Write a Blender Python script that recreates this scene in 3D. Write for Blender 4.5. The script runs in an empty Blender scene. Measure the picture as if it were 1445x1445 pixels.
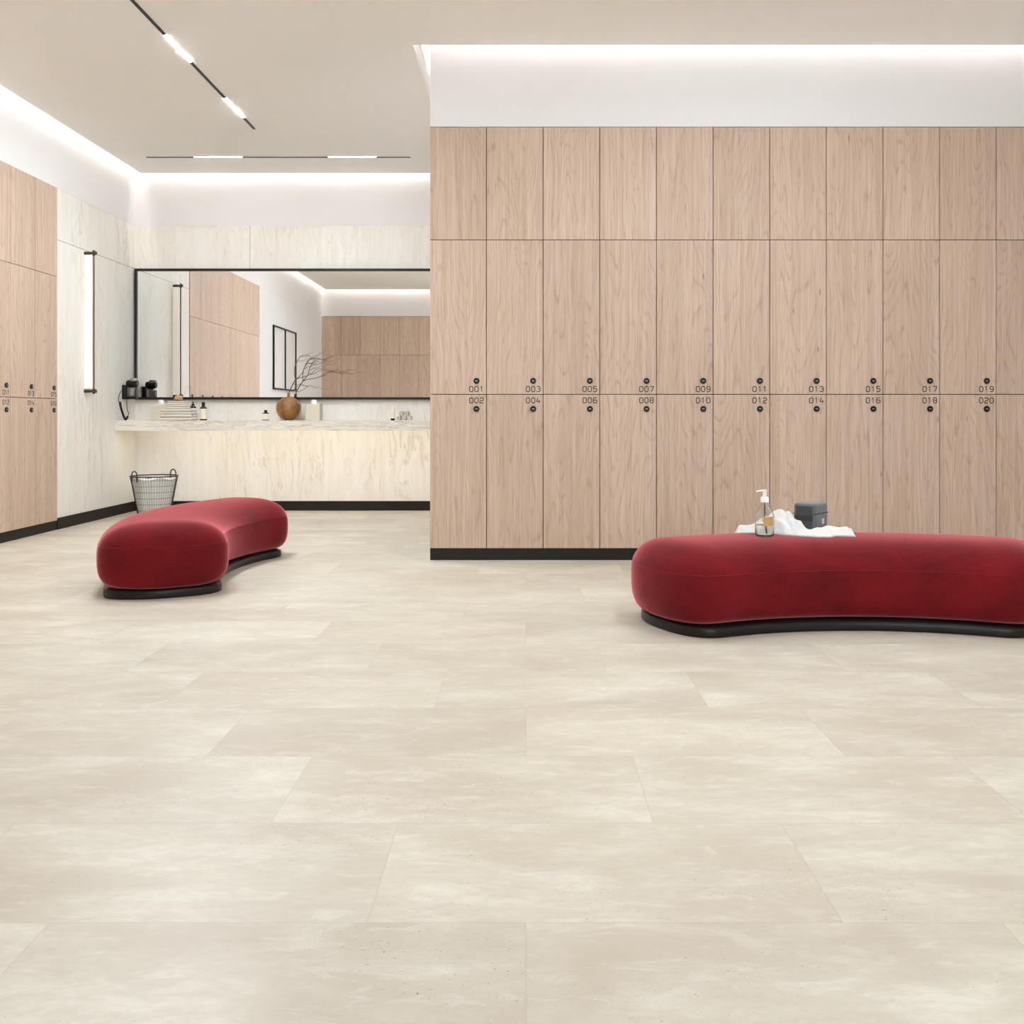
import bpy, bmesh, math, random
from mathutils import Vector, Matrix
random.seed(7)
PI = math.pi
sc = bpy.context.scene
C = sc.collection

# ------------------------------------------------------------------ camera
F, CX, CY, CAMZ = 1385.0, 742.0, 586.0, 0.96
cam_d = bpy.data.cameras.new('camera')
cam = bpy.data.objects.new('camera', cam_d); C.objects.link(cam)
cam_d.sensor_width = 36.0; cam_d.sensor_height = 36.0
cam_d.lens = 36.0 * F / 1445.0
cam_d.shift_x = -(CX - 722.5) / 1445.0
cam_d.shift_y = -(722.5 - CY) / 1445.0
cam.location = (0, 0, CAMZ); cam.rotation_euler = (PI / 2, 0, 0)
cam_d.clip_start = 0.05; cam_d.clip_end = 60
sc.camera = cam

# ------------------------------------------------------------------ world, exposure
w = bpy.data.worlds.new('world'); sc.world = w; w.use_nodes = True
w.node_tree.nodes['Background'].inputs[0].default_value = (0.95, 0.97, 1.0, 1)
w.node_tree.nodes['Background'].inputs[1].default_value = 1.2
vs = sc.view_settings
vs.view_transform = 'Standard'; vs.look = 'None'; vs.gamma = 1.0; vs.use_curve_mapping = False
vs.exposure = 0.93
sc.cycles.use_denoising = True
try: sc.cycles.denoiser = 'OPENIMAGEDENOISE'
except Exception: pass
sc.cycles.max_bounces = 12; sc.cycles.diffuse_bounces = 9; sc.cycles.glossy_bounces = 5
sc.cycles.transmission_bounces = 8
sc.cycles.sample_clamp_indirect = 6.0
sc.cycles.caustics_reflective = False; sc.cycles.caustics_refractive = False

# ------------------------------------------------------------------ large lights
def area(name, loc, rot, sx, sy, power, col):
    d = bpy.data.lights.new(name, 'AREA'); d.shape = 'RECTANGLE'; d.size = sx; d.size_y = sy
    d.energy = power; d.color = col
    o = bpy.data.objects.new(name, d); C.objects.link(o); o.location = loc; o.rotation_euler = rot
    return o
# added fill lamp behind the camera, posing as daylight from invented windows
area('window_daylight', (1.1, -2.9, 1.9), (PI / 2 + math.radians(16), 0, 0), 4.6, 2.2, 95, (0.80, 0.91, 1.0))
TRACK_E = 385.0       # lit segments of the ceiling tracks, seen and added
LED_E = 11.0          # cove strips
UNDER_E = 11.5        # strip under the counter

# ------------------------------------------------------------------ node helpers
class NT:
    def __init__(s, name):
        s.m = bpy.data.materials.new(name); s.m.use_nodes = True
        s.t = s.m.node_tree; s.b = s.t.nodes['Principled BSDF']
    def n(s, typ, **kw):
        nd = s.t.nodes.new(typ)
        for k, v in kw.items(): setattr(nd, k, v)
        return nd
    def link(s, a, b): s.t.links.new(a, b)
    def math(s, op, a, b=None, c=None):
        nd = s.n('ShaderNodeMath', operation=op)
        for i, v in enumerate((a, b, c)):
            if v is None: continue
            if isinstance(v, (int, float)): nd.inputs[i].default_value = v
            else: s.link(v, nd.inputs[i])
        return nd.outputs[0]
    def mapping(s, vec, scale=(1, 1, 1), loc=None):
        nd = s.n('ShaderNodeMapping'); s.link(vec, nd.inputs[0]); nd.inputs['Scale'].default_value = scale
        if loc is not None:
            if isinstance(loc, tuple): nd.inputs['Location'].default_value = loc
            else: s.link(loc, nd.inputs['Location'])
        return nd.outputs[0]
    def noise(s, vec, scale=1.0, detail=3.0, rough=0.5, dist=0.0):
        nd = s.n('ShaderNodeTexNoise'); s.link(vec, nd.inputs['Vector'])
        nd.inputs['Scale'].default_value = scale; nd.inputs['Detail'].default_value = detail
        nd.inputs['Roughness'].default_value = rough; nd.inputs['Distortion'].default_value = dist
        return nd.outputs['Fac']
    def ramp(s, fac, stops):
        nd = s.n('ShaderNodeValToRGB'); s.link(fac, nd.inputs[0]); cr = nd.color_ramp
        while len(cr.elements) < len(stops): cr.elements.new(0.5)
        for e, (p, c) in zip(cr.elements, stops):
            e.position = p; e.color = (c, c, c, 1) if isinstance(c, (int, float)) else (*c, 1)
        return nd.outputs[0]
    def mix(s, fac, a, b, mode='MIX'):
        nd = s.n('ShaderNodeMix', data_type='RGBA', blend_type=mode)
        for i, v in ((0, fac), (6, a), (7, b)):
            if isinstance(v, (int, float)): nd.inputs[i].default_value = v
            elif isinstance(v, tuple): nd.inputs[i].default_value = (*v, 1)
            else: s.link(v, nd.inputs[i])
        return nd.outputs[2]
    def bump(s, h, strength=0.2, dist=0.01):
        nd = s.n('ShaderNodeBump'); nd.inputs['Strength'].default_value = strength
        nd.inputs['Distance'].default_value = dist; s.link(h, nd.inputs['Height'])
        s.link(nd.outputs[0], s.b.inputs['Normal'])
    def base(s, c):
        if isinstance(c, tuple): s.b.inputs['Base Color'].default_value = (*c, 1)
        else: s.link(c, s.b.inputs['Base Color'])
    def rough(s, r): s.b.inputs['Roughness'].default_value = r

def plain(name, col, rough=0.5, metal=0.0, var=0.06, scale=20.0, bump=0.0, coat=0.0):
    k = NT(name); tc = k.n('ShaderNodeTexCoord').outputs['Object']
    f = k.noise(tc, scale, 4)
    k.base(k.mix(f, tuple(c * (1 - var) for c in col), tuple(min(1, c * (1 + var)) for c in col)))
    k.rough(rough); k.b.inputs['Metallic'].default_value = metal; k.b.inputs['Coat Weight'].default_value = coat
    if bump: k.bump(k.noise(tc, scale * 6, 3), bump, 0.004)
    return k.m

def emit(name, col, e):
    k = NT(name); k.base((0.8, 0.8, 0.8)); k.b.inputs['Emission Color'].default_value = (*col, 1)
    k.b.inputs['Emission Strength'].default_value = e
    return k.m

def mat_wood():
    k = NT('light_oak_veneer'); tc = k.n('ShaderNodeTexCoord').outputs['Object']
    oi = k.n('ShaderNodeObjectInfo')
    r = oi.outputs['Random']
    cmb = k.n('ShaderNodeCombineXYZ'); k.link(k.math('MULTIPLY', r, 37.0), cmb.inputs[0]); k.link(k.math('MULTIPLY', r, 91.0), cmb.inputs[2])
    k.link(k.math('MULTIPLY', r, 13.0), cmb.inputs[1])
    add = k.n('ShaderNodeVectorMath', operation='ADD'); k.link(tc, add.inputs[0]); k.link(cmb.outputs[0], add.inputs[1]); p = add.outputs[0]
    broad = k.noise(k.mapping(p, (9, 3, 0.35)), 1, 2)
    fine = k.noise(k.mapping(p, (170, 40, 3.2)), 1, 4, 0.65)
    mid = k.noise(k.mapping(p, (42, 10, 0.9)), 1, 3, 0.6, 0.3)
    # cathedral figure: contours of a vertically stretched field
    fld = k.noise(k.mapping(p, (4.6, 2, 0.62)), 1, 1.5, 0.35, 0.30)
    saw = k.math('FRACT', k.math('MULTIPLY', fld, 26.0))
    line = k.ramp(saw, [(0.0, 1.0), (0.16, 0.25), (0.45, 0.0), (0.86, 0.05), (1.0, 1.0)])
    brk = k.ramp(k.noise(k.mapping(p, (60, 20, 9)), 1, 3, 0.7), [(0.38, 0.0), (0.62, 1.0)])
    line = k.math('MULTIPLY', line, brk)
    c = k.mix(k.ramp(broad, [(0.3, 0.0), (0.7, 1.0)]), (0.600, 0.460, 0.365), (0.530, 0.395, 0.300))
    c = k.mix(k.math('MULTIPLY', k.ramp(mid, [(0.45, 0.0), (0.68, 1.0)]), 0.45), c, (0.44, 0.315, 0.235))
    c = k.mix(k.math('MULTIPLY', k.ramp(mid, [(0.3, 1.0), (0.48, 0.0)]), 0.35), c, (0.68, 0.54, 0.44))
    c = k.mix(k.math('MULTIPLY', line, 0.62), c, (0.34, 0.215, 0.145))
    c = k.mix(k.math('MULTIPLY', k.ramp(fine, [(0.45, 0.0), (0.7, 1.0)]), 0.50), c, (0.36, 0.24, 0.16))
    # small knots
    vor = k.n('ShaderNodeTexVoronoi'); k.link(k.mapping(p, (7, 3, 2.0)), vor.inputs['Vector']); vor.inputs['Scale'].default_value = 1
    kn = k.ramp(vor.outputs['Distance'], [(0.03, 1.0), (0.06, 0.0)])
    c = k.mix(k.math('MULTIPLY', kn, 0.55), c, (0.20, 0.12, 0.075))
    tint = k.n('ShaderNodeHueSaturation'); k.link(c, tint.inputs['Color']); k.link(k.math('ADD', k.math('MULTIPLY', r, 0.10), 0.95), tint.inputs['Value'])
    k.base(tint.outputs[0]); k.rough(0.55); k.b.inputs['Specular IOR Level'].default_value = 0.3
    k.bump(fine, 0.12, 0.002)
    return k.m

def mat_travertine(name, vertical=True, seams=False):
    k = NT(name); p = k.n('ShaderNodeNewGeometry').outputs['Position']
    S = (1, 1, 1)
    if vertical:
        s1, s2, s3, s4 = (2.6, 2.6, .28), (26, 26, 1.4), (9, 9, .8), (60, 60, 12)
    else:
        s1, s2, s3, s4 = (.9, 4, 9), (3.2, 18, 46), (2.2, 8, 20), (20, 60, 60)
    wob = k.noise(k.mapping(p, (1.7, 1.7, 1.7)), 1, 3)
    vm = k.n('ShaderNodeVectorMath', operation='SCALE'); cw = k.n('ShaderNodeCombineXYZ')
    k.link(wob, cw.inputs[0]); k.link(wob, cw.inputs[1])
    if not vertical: k.link(wob, cw.inputs[2])
    k.link(cw.outputs[0], vm.inputs[0]); vm.inputs['Scale'].default_value = 0.22 if vertical else 0.10
    ad = k.n('ShaderNodeVectorMath', operation='ADD'); k.link(p, ad.inputs[0]); k.link(vm.outputs[0], ad.inputs[1]); q = ad.outputs[0]
    broad = k.noise(k.mapping(q, s1), 1, 3, 0.55)
    streak = k.noise(k.mapping(q, s2), 1, 5, 0.62, 0.4)
    band = k.noise(k.mapping(q, s3), 1, 4, 0.6, 0.6)
    c = k.mix(k.ramp(broad, [(0.32, 0.0), (0.68, 1.0)]), (0.84, 0.82, 0.78), (0.79, 0.745, 0.675))
    c = k.mix(k.math('MULTIPLY', k.ramp(streak, [(0.44, 0.0), (0.72, 1.0)]), 0.42), c, (0.70, 0.645, 0.56))
    c = k.mix(k.math('MULTIPLY', k.ramp(streak, [(0.28, 1.0), (0.46, 0.0)]), 0.5), c, (0.85, 0.82, 0.77))
    vein = k.ramp(band, [(0.478, 0.0), (0.497, 1.0), (0.503, 1.0), (0.525, 0.0)])
    gate = k.ramp(k.noise(k.mapping(p, (1.3, 1.3, 1.1)), 1, 2), [(0.45, 0.0), (0.62, 1.0)])
    c = k.mix(k.math('MULTIPLY', k.math('MULTIPLY', vein, gate), 0.42 if vertical else .9), c, (0.50, 0.40, 0.27) if vertical else (0.36, 0.28, 0.19))
    pit = k.ramp(k.noise(k.mapping(p, s4), 1, 2, 0.5), [(0.70, 0.0), (0.76, 1.0)])
    c = k.mix(k.math('MULTIPLY', pit, 0.5), c, (0.42, 0.33, 0.22))
    if not vertical:
        c = k.mix(0.30, c, (0.66, 0.60, 0.51)); v2 = k.ramp(k.noise(k.mapping(q, (1.6, 9, 30)), 1, 5, 0.65, 1.2), [(0.47, 0.0), (0.5, 1.0), (0.53, 0.0)]); c = k.mix(k.math('MULTIPLY', v2, 0.65), c, (0.36, 0.28, 0.20))
    if seams:
        sp = k.n('ShaderNodeSeparateXYZ'); k.link(p, sp.inputs[0])
        dz = k.math('ABSOLUTE', k.math('SUBTRACT', sp.outputs[2], 2.437))
        l1 = k.math('LESS_THAN', dz, 0.0028)
        dx = k.math('ABSOLUTE', k.math('SUBTRACT', sp.outputs[0], -2.78))
        l2 = k.math('MULTIPLY', k.math('LESS_THAN', dx, 0.0025), k.math('GREATER_THAN', sp.outputs[2], 2.437))
        c = k.mix(k.math('MULTIPLY', k.math('MAXIMUM', l1, l2), 0.75), c, (0.20, 0.15, 0.10))
    k.base(c); k.rough(0.5); k.b.inputs['Specular IOR Level'].default_value = 0.35
    k.bump(streak, 0.06, 0.003)
    return k.m

def mat_floor():
    k = NT('limestone_floor_tile'); p = k.n('ShaderNodeNewGeometry').outputs['Position']
    sp = k.n('ShaderNodeSeparateXYZ'); k.link(p, sp.inputs[0]); X, Y = sp.outputs[0], sp.outputs[1]
    v = k.math('DIVIDE', k.math('SUBTRACT', Y, 1.857), 0.4533)
    row = k.math('FLOOR', v)
    # row 0 (1.857..2.31) has joints at -0.3 and 0.6, the row in front of it at 0
    r3 = k.math('ADD', row, 1.0)
    u = k.math('DIVIDE', k.math('ADD', X, k.math('MULTIPLY', r3, 0.3)), 0.9)
    col = k.math('FLOOR', u)
    fu = k.math('SUBTRACT', u, col); fv = k.math('SUBTRACT', v, row)
    du = k.math('MULTIPLY', k.math('MINIMUM', fu, k.math('SUBTRACT', 1.0, fu)), 0.9)
    dv = k.math('MULTIPLY', k.math('MINIMUM', fv, k.math('SUBTRACT', 1.0, fv)), 0.4533)
    d = k.math('MINIMUM', du, dv)
    joint = k.ramp(d, [(0.0, 1.0), (0.0012, 1.0), (0.0024, 0.0)])
    cid = k.n('ShaderNodeCombineXYZ'); k.link(row, cid.inputs[0]); k.link(col, cid.inputs[1])
    wn = k.n('ShaderNodeTexWhiteNoise', noise_dimensions='3D'); k.link(cid.outputs[0], wn.inputs['Vector'])
    sh = k.n('ShaderNodeVectorMath', operation='MULTIPLY_ADD'); k.link(wn.outputs['Color'], sh.inputs[0]); sh.inputs[1].default_value = (17, 23, 9); k.link(p, sh.inputs[2]); q = sh.outputs[0]
    big = k.noise(k.mapping(q, (1.5, 2.6, 1)), 1, 3, 0.5, 0.5)
    mid = k.noise(k.mapping(q, (4, 9, 1)), 1, 5, 0.62, 0.6)
    fin = k.noise(k.mapping(q, (30, 60, 1)), 1, 4, 0.65, 0.2)
    c = k.mix(k.ramp(big, [(0.33, 0.0), (0.66, 1.0)]), (0.475, 0.410, 0.325), (0.620, 0.580, 0.482))
    c = k.mix(k.math('MULTIPLY', k.ramp(mid, [(0.42, 0.0), (0.66, 1.0)]), 0.40), c, (0.455, 0.385, 0.305))
    c = k.mix(k.math('MULTIPLY', k.ramp(mid, [(0.28, 1.0), (0.46, 0.0)]), 0.38), c, (0.70, 0.665, 0.59))
    c = k.mix(k.math('MULTIPLY', k.ramp(fin, [(0.46, 0.0), (0.72, 1.0)]), 0.42), c, (0.46, 0.395, 0.315))
    fn2 = k.noise(k.mapping(q, (8, 26, 1)), 1, 5, 0.7, 0.8)
    c = k.mix(k.math('MULTIPLY', k.ramp(fn2, [(0.50, 0.0), (0.68, 1.0)]), 0.36), c, (0.48, 0.412, 0.332))
    c = k.mix(k.math('MULTIPLY', k.ramp(fn2, [(0.32, 1.0), (0.46, 0.0)]), 0.30), c, (0.73, 0.70, 0.63))
    zone = k.ramp(k.noise(k.mapping(q, (2.3, 3.5, 1)), 1, 2), [(0.46, 0.0), (0.60, 1.0)])
    sp1 = k.ramp(k.noise(k.mapping(q, (120, 190, 1)), 1, 2, 0.6), [(0.67, 0.0), (0.71, 1.0)])
    sp2 = k.ramp(k.noise(k.mapping(q, (110, 150, 4)), 1, 2, 0.6), [(0.69, 0.0), (0.74, 1.0)])
    c = k.mix(k.math('MULTIPLY', k.math('MULTIPLY', sp1, zone), 0.9), c, (0.26, 0.19, 0.12))
    c = k.mix(k.math('MULTIPLY', k.math('MULTIPLY', sp2, zone), 0.55), c, (0.85, 0.80, 0.70))
    hs = k.n('ShaderNodeHueSaturation'); k.link(c, hs.inputs['Color'])
    k.link(k.math('ADD', k.math('MULTIPLY', wn.outputs['Value'], 0.11), 0.925), hs.inputs['Value'])
    c = k.mix(k.math('MULTIPLY', joint, 0.24), hs.outputs[0], (0.30, 0.24, 0.17))
    k.base(c); k.rough(0.42); k.b.inputs['Specular IOR Level'].default_value = 0.32
    k.bump(mid, 0.03, 0.003)
    return k.m

def mat_velvet():
    k = NT('red_velvet'); tc = k.n('ShaderNodeTexCoord').outputs['Object']
    a = k.noise(k.mapping(tc, (3, 3, 5)), 1, 4, 0.65, 0.6); b = k.noise(tc, 90, 3, 0.7)
    c = k.mix(k.ramp(a, [(0.35, 0.0), (0.65, 1.0)]), (0.085, 0.0035, 0.0045), (0.155, 0.0055, 0.0075))
    c = k.mix(k.math('MULTIPLY', k.ramp(b, [(0.4, 0.0), (0.7, 1.0)]), 0.3), c, (0.19, 0.013, 0.016))
    k.base(c); k.rough(0.85); k.b.inputs['Specular IOR Level'].default_value = 0.12
    k.b.inputs['Sheen Weight'].default_value = 1.0; k.b.inputs['Sheen Roughness'].default_value = 0.34
    k.b.inputs['Sheen Tint'].default_value = (1.0, 0.29, 0.32, 1)
    k.bump(b, 0.15, 0.002)
    return k.m

def mat_glass(name, col=(1, 1, 1), rough=0.0):
    k = NT(name); k.base(col); k.rough(rough); k.b.inputs['Transmission Weight'].default_value = 1.0
    k.b.inputs['IOR'].default_value = 1.45
    return k.m

def mat_cloth(name, col, scale=160, fuzz=0.3, var=0.08):
    k = NT(name); tc = k.n('ShaderNodeTexCoord').outputs['Object']
    a = k.noise(tc, scale, 3, 0.6); b = k.noise(tc, 12, 2)
    c = k.mix(a, tuple(x * (1 - var) for x in col), tuple(min(1, x * (1 + var)) for x in col))
    k.base(c); k.rough(0.95); k.b.inputs['Sheen Weight'].default_value = fuzz; k.bump(a, 0.35, 0.002)
    return k.m

def mat_mirror():
    k = NT('mirror_glass'); k.base((0.93, 0.935, 0.93)); k.rough(0.0); k.b.inputs['Metallic'].default_value = 1.0
    return k.m

def mat_vase():
    k = NT('amber_glazed_vase'); tc = k.n('ShaderNodeTexCoord').outputs['Object']
    a = k.noise(tc, 14, 5, 0.7, 0.8); b = k.noise(tc, 60, 3)
    c = k.mix(k.ramp(a, [(0.35, 0.0), (0.65, 1.0)]), (0.17, 0.070, 0.015), (0.36, 0.155, 0.033))
    c = k.mix(k.math('MULTIPLY', k.ramp(b, [(0.6, 0.0), (0.75, 1.0)]), 0.5), c, (0.62, 0.36, 0.11))
    k.base(c); k.rough(0.3); k.b.inputs['Coat Weight'].default_value = 0.3
    return k.m

def mat_felt():
    k = NT('charcoal_felt'); tc = k.n('ShaderNodeTexCoord').outputs['Object']
    a = k.noise(tc, 220, 3, 0.7); b = k.noise(k.mapping(tc, (90, 90, 30)), 1, 3)
    c = k.mix(k.ramp(a, [(0.35, 0.0), (0.68, 1.0)]), (0.048, 0.052, 0.056), (0.155, 0.165, 0.175))
    k.base(c); k.rough(0.95); k.b.inputs['Sheen Weight'].default_value = 0.3; k.bump(b, 0.4, 0.002)
    return k.m

M = {}
M['wood'] = mat_wood()
M['trav'] = mat_travertine('travertine_wall', True, True)
M['travc'] = mat_travertine('travertine_counter', False)
M['floor'] = mat_floor()
M['velvet'] = mat_velvet()
M['white'] = plain('white_plaster', (0.765, 0.745, 0.735), 0.85, var=0.012, scale=3)
M['ceil'] = plain('ceiling_plaster', (0.93, 0.91, 0.885), 0.9, var=0.012, scale=2)
M['black'] = plain('black_metal', (0.018, 0.015, 0.012), 0.38, var=0.1, scale=30)
M['skirt'] = plain('dark_bronze_baseboard', (0.013, 0.010, 0.006), 0.55, var=0.12, scale=8)
M['skirt'].node_tree.nodes['Principled BSDF'].inputs['Specular IOR Level'].default_value = 0.25
M['knob'] = plain('black_satin_knob', (0.008, 0.008, 0.008), 0.5, var=0.1, scale=80)
M['knob'].node_tree.nodes['Principled BSDF'].inputs['Specular IOR Level'].default_value = 0.25
M['slot'] = plain('grey_steel_inlay', (0.33, 0.32, 0.30), 0.35, 0.6)
M['ink'] = plain('brown_black_lettering', (0.022, 0.015, 0.011), 0.7)
M['carcass'] = plain('dark_locker_carcass', (0.035, 0.020, 0.012), 0.8)
M['bronze'] = plain('dark_bronze_metal', (0.045, 0.033, 0.022), 0.4, 0.4)
M['bronze2'] = plain('warm_brown_bronze', (0.19, 0.115, 0.06), 0.4, 0.5)
M['base'] = plain('black_lacquered_wood', (0.016, 0.013, 0.010), 0.3, var=0.15, scale=12)
for q_ in ('black', 'base'): M[q_].node_tree.nodes['Principled BSDF'].inputs['Specular IOR Level'].default_value = 0.22
M['mirror'] = mat_mirror()
M['led'] = emit('warm_led_strip', (0.97, 0.98, 0.985), LED_E)
M['led2'] = emit('bright_led_strip', (0.97, 0.975, 0.975), LED_E * 2.5)
M['led3'] = emit('soft_led_strip', (1.0, 0.99, 0.96), 1.6)
M['led_under'] = emit('warm_led_under_counter', (1.0, 0.96, 0.88), UNDER_E)
M['tracklit'] = emit('lit_track_diffuser', (0.83, 0.92, 1.0), TRACK_E)  # only for the unseen tracks added as fill light
M['trackmain'] = emit('bright_track_diffuser', (0.86, 0.94, 1.0), TRACK_E * 1.9)
M['tracklow'] = emit('slim_track_diffuser', (0.95, 0.98, 1.0), 60.0)
M['sconce'] = emit('sconce_diffuser', (1.0, 0.93, 0.80), 0.22)
M['sconce'].node_tree.nodes['Principled BSDF'].inputs['Base Color'].default_value = (0.62, 0.60, 0.56, 1)
M['sconce_led'] = emit('sconce_led', (1.0, 0.90, 0.74), 10.0)
M['towel'] = mat_cloth('white_towel', (0.62, 0.595, 0.565), 260)
M['towel2'] = mat_cloth('grey_beige_towel', (0.66, 0.60, 0.54), 260)
M['rolls'] = mat_cloth('cream_face_cloth', (0.55, 0.49, 0.41), 260)
M['towelband'] = mat_cloth('taupe_towel_band', (0.30, 0.22, 0.17), 200)  # taupe that paints the shadow in the towel folds
M['tissuebox'] = plain('pale_stone_box', (0.62, 0.58, 0.47), 0.6, var=0.04)
M['tissue'] = plain('white_tissue', (0.86, 0.86, 0.84), 0.9)
M['bottle'] = plain('dark_amber_bottle', (0.022, 0.018, 0.014), 0.2)
M['label'] = plain('cream_label', (0.80, 0.75, 0.62), 0.7, var=0.03)
M['tube'] = plain('cream_tube', (0.80, 0.74, 0.62), 0.4)
M['vase'] = mat_vase()
M['crack'] = plain('dark_crack_glaze', (0.05, 0.035, 0.02), 0.4)
M['twig'] = plain('dry_brown_twig', (0.13, 0.085, 0.055), 0.8, var=0.2, scale=60)
M['sponge'] = plain('brown_loofah', (0.50, 0.31, 0.18), 0.95, var=0.3, scale=60, bump=0.6)
M['wire'] = plain('black_wire', (0.02, 0.02, 0.02), 0.45)
M['liner'] = mat_cloth('white_linen', (0.72, 0.71, 0.68), 90)
M['dryer'] = plain('black_plastic', (0.008, 0.008, 0.008), 0.45)
M['dryer'].node_tree.nodes['Principled BSDF'].inputs['Specular IOR Level'].default_value = 0.25
M['dryerg'] = plain('grey_plastic', (0.28, 0.24, 0.21), 0.35)
M['glass'] = mat_glass('clear_glass', (0.95, 0.97, 0.96))
M['liquid'] = mat_glass('clear_soap_liquid', (0.86, 0.84, 0.80))
M['pump'] = plain('white_plastic', (0.80, 0.79, 0.77), 0.35)
M['kraft'] = plain('kraft_label', (0.52, 0.33, 0.13), 0.7, var=0.1, scale=90)
M['pane'] = plain('pale_frosted_pane', (0.82, 0.80, 0.79), 0.25, var=0.05, scale=1.5)  # pale colour stands for the white wall mirrored in these panes
M['felt'] = mat_felt()
M['felt2'] = plain('dark_grey_webbing', (0.045, 0.045, 0.045), 0.8)
M['strap'] = plain('black_webbing_strap', (0.022, 0.022, 0.021), 0.7)
M['tag'] = plain('cream_leather_tag', (0.66, 0.58, 0.42), 0.7)
M['frost'] = plain('pale_window_frame', (0.8, 0.8, 0.8), 0.5)

# ------------------------------------------------------------------ mesh helpers
def box(bm, x0, x1, y0, y1, z0, z1, bev=0.0, seg=2):
    vs_ = [bm.verts.new(v) for v in ((x0, y0, z0), (x1, y0, z0), (x1, y1, z0), (x0, y1, z0), (x0, y0, z1), (x1, y0, z1), (x1, y1, z1), (x0, y1, z1))]
    fs = [bm.faces.new([vs_[i] for i in f]) for f in ((3, 2, 1, 0), (4, 5, 6, 7), (0, 1, 5, 4), (1, 2, 6, 5), (2, 3, 7, 6), (3, 0, 4, 7))]
    if bev > 0:
        es = list({e for f in fs for e in f.edges})
        bmesh.ops.bevel(bm, geom=es, offset=bev, segments=seg, profile=0.6, affect='EDGES')
def lathe(bm, prof, cx=0, cy=0, n=32, cap=True, mat=None):
    rings = []
    for r, z in prof:
        rings.append([bm.verts.new((cx + r * math.cos(2 * PI * i / n), cy + r * math.sin(2 * PI * i / n), z)) for i in range(n)])
    for a, b in zip(rings, rings[1:]):
        for i in range(n): bm.faces.new((a[i], a[(i + 1) % n], b[(i + 1) % n], b[i]))
    if cap:
        bm.faces.new(list(reversed(rings[0]))); bm.faces.new(rings[-1])
def tube(bm, pts, r, n=8, closed=False, taper=None):
    pts = [Vector(p) for p in pts]; N = len(pts); rings = []
    up = None
    for i, p in enumerate(pts):
        if closed: t = (pts[(i + 1) % N] - pts[i - 1]).normalized()
        else: t = (pts[min(i + 1, N - 1)] - pts[max(i - 1, 0)]).normalized()
        if up is None:
            up = Vector((0, 0, 1)) if abs(t.z) < 0.9 else Vector((1, 0, 0))
        a = t.cross(up)
        if a.length < 1e-5: a = t.cross(Vector((0.3, 1, 0.2)))
        a.normalize(); b = a.cross(t).normalized(); up = b
        rr = r if taper is None else r * taper[i]
        rings.append([bm.verts.new(p + rr * (math.cos(2 * PI * k / n) * a + math.sin(2 * PI * k / n) * b)) for k in range(n)])
    R = N if closed else N - 1
    for i in range(R):
        A, B = rings[i], rings[(i + 1) % N]
        for k in range(n): bm.faces.new((A[k], A[(k + 1) % n], B[(k + 1) % n], B[k]))
    if not closed:
        bm.faces.new(list(reversed(rings[0]))); bm.faces.new(rings[-1])
def smooth_path(pts, k=5):
    pts = [Vector(p) for p in pts]; out = []
    for i in range(len(pts) - 1):
        p0, p1, p2, p3 = pts[max(i - 1, 0)], pts[i], pts[i + 1], pts[min(i + 2, len(pts) - 1)]
        for j in range(k):
            t = j / k
            out.append(0.5 * ((2 * p1) + (-p0 + p2) * t + (2 * p0 - 5 * p1 + 4 * p2 - p3) * t * t + (-p0 + 3 * p1 - 3 * p2 + p3) * t ** 3))
    out.append(pts[-1]); return out
def obj(name, bm, mat, parent=None, smooth=False, fix=True):
    if fix: bmesh.ops.recalc_face_normals(bm, faces=bm.faces[:])
    me = bpy.data.meshes.new(name); bm.to_mesh(me); bm.free()
    me.materials.append(mat)
    if smooth:
        for p in me.polygons: p.use_smooth = True
        try: me.set_sharp_from_angle(angle=math.radians(42))
        except Exception: pass
    o = bpy.data.objects.new(name, me); C.objects.link(o)
    if parent is not None: o.parent = parent
    return o
def tag(o, label, cat, group=None):
    o['label'] = label; o['category'] = cat
    if group: o['group'] = group
    return o
def thing(name, label, cat, loc=(0, 0, 0), rz=0.0, group=None):
    o = bpy.data.objects.new(name, None); C.objects.link(o)
    o.empty_display_size = 0.1; o.location = loc; o.rotation_euler = (0, 0, rz)
    return tag(o, label, cat, group)
def copy_tree(o, parent=None, skip=()):
    c = o.copy(); C.objects.link(c)
    if parent is not None: c.parent = parent
    for ch in list(o.children):
        if ch.name.split('.')[0] not in skip: copy_tree(ch, c, skip)
    return c
def struct(name, boxes, mat):
    if name in ('wall_left', 'wall_partition', 'wall_front', 'wall_back') and len(boxes) > 1:
        return [struct(name, [b], mat) for b in boxes][0]
    bm = bmesh.new()
    for b in boxes: box(bm, *b)
    o = obj(name, bm, mat, fix=False); o['kind'] = 'structure'
    return o
def P(x, y, Y):           # photo pixel at depth Y -> point
    return Vector(((x - CX) * Y / F, Y, CAMZ - (y - CY) * Y / F))

# ------------------------------------------------------------------ room dimensions
XL = -3.94          # stone face of the left wall
YB = 9.893          # stone face of the back wall
YM = 9.862          # mirror surface
XR = 3.497          # right wall
XP = -0.636         # left face of the locker block
YP = 6.5            # locker fronts on the block
LW = 0.3752
Z0, Z1, Z2, ZT = 0.0775, 1.0985, 2.1216, 2.870
ZC = 3.375          # ceiling underside
ZR = 3.590          # top of the light recess
GAP = 0.10
YF = 0.78           # fronts of the lockers on the front wall
XF = -3.94 + 7 * LW
YW = -3.0           # added wall with windows, unseen
YL1 = 8.235         # end of the left lockers
YL0 = YL1 - 8 * LW

struct('floor', [(-4.5, 4.0, -3.2, 10.1, -0.1, 0.0)], M['floor'])
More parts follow.
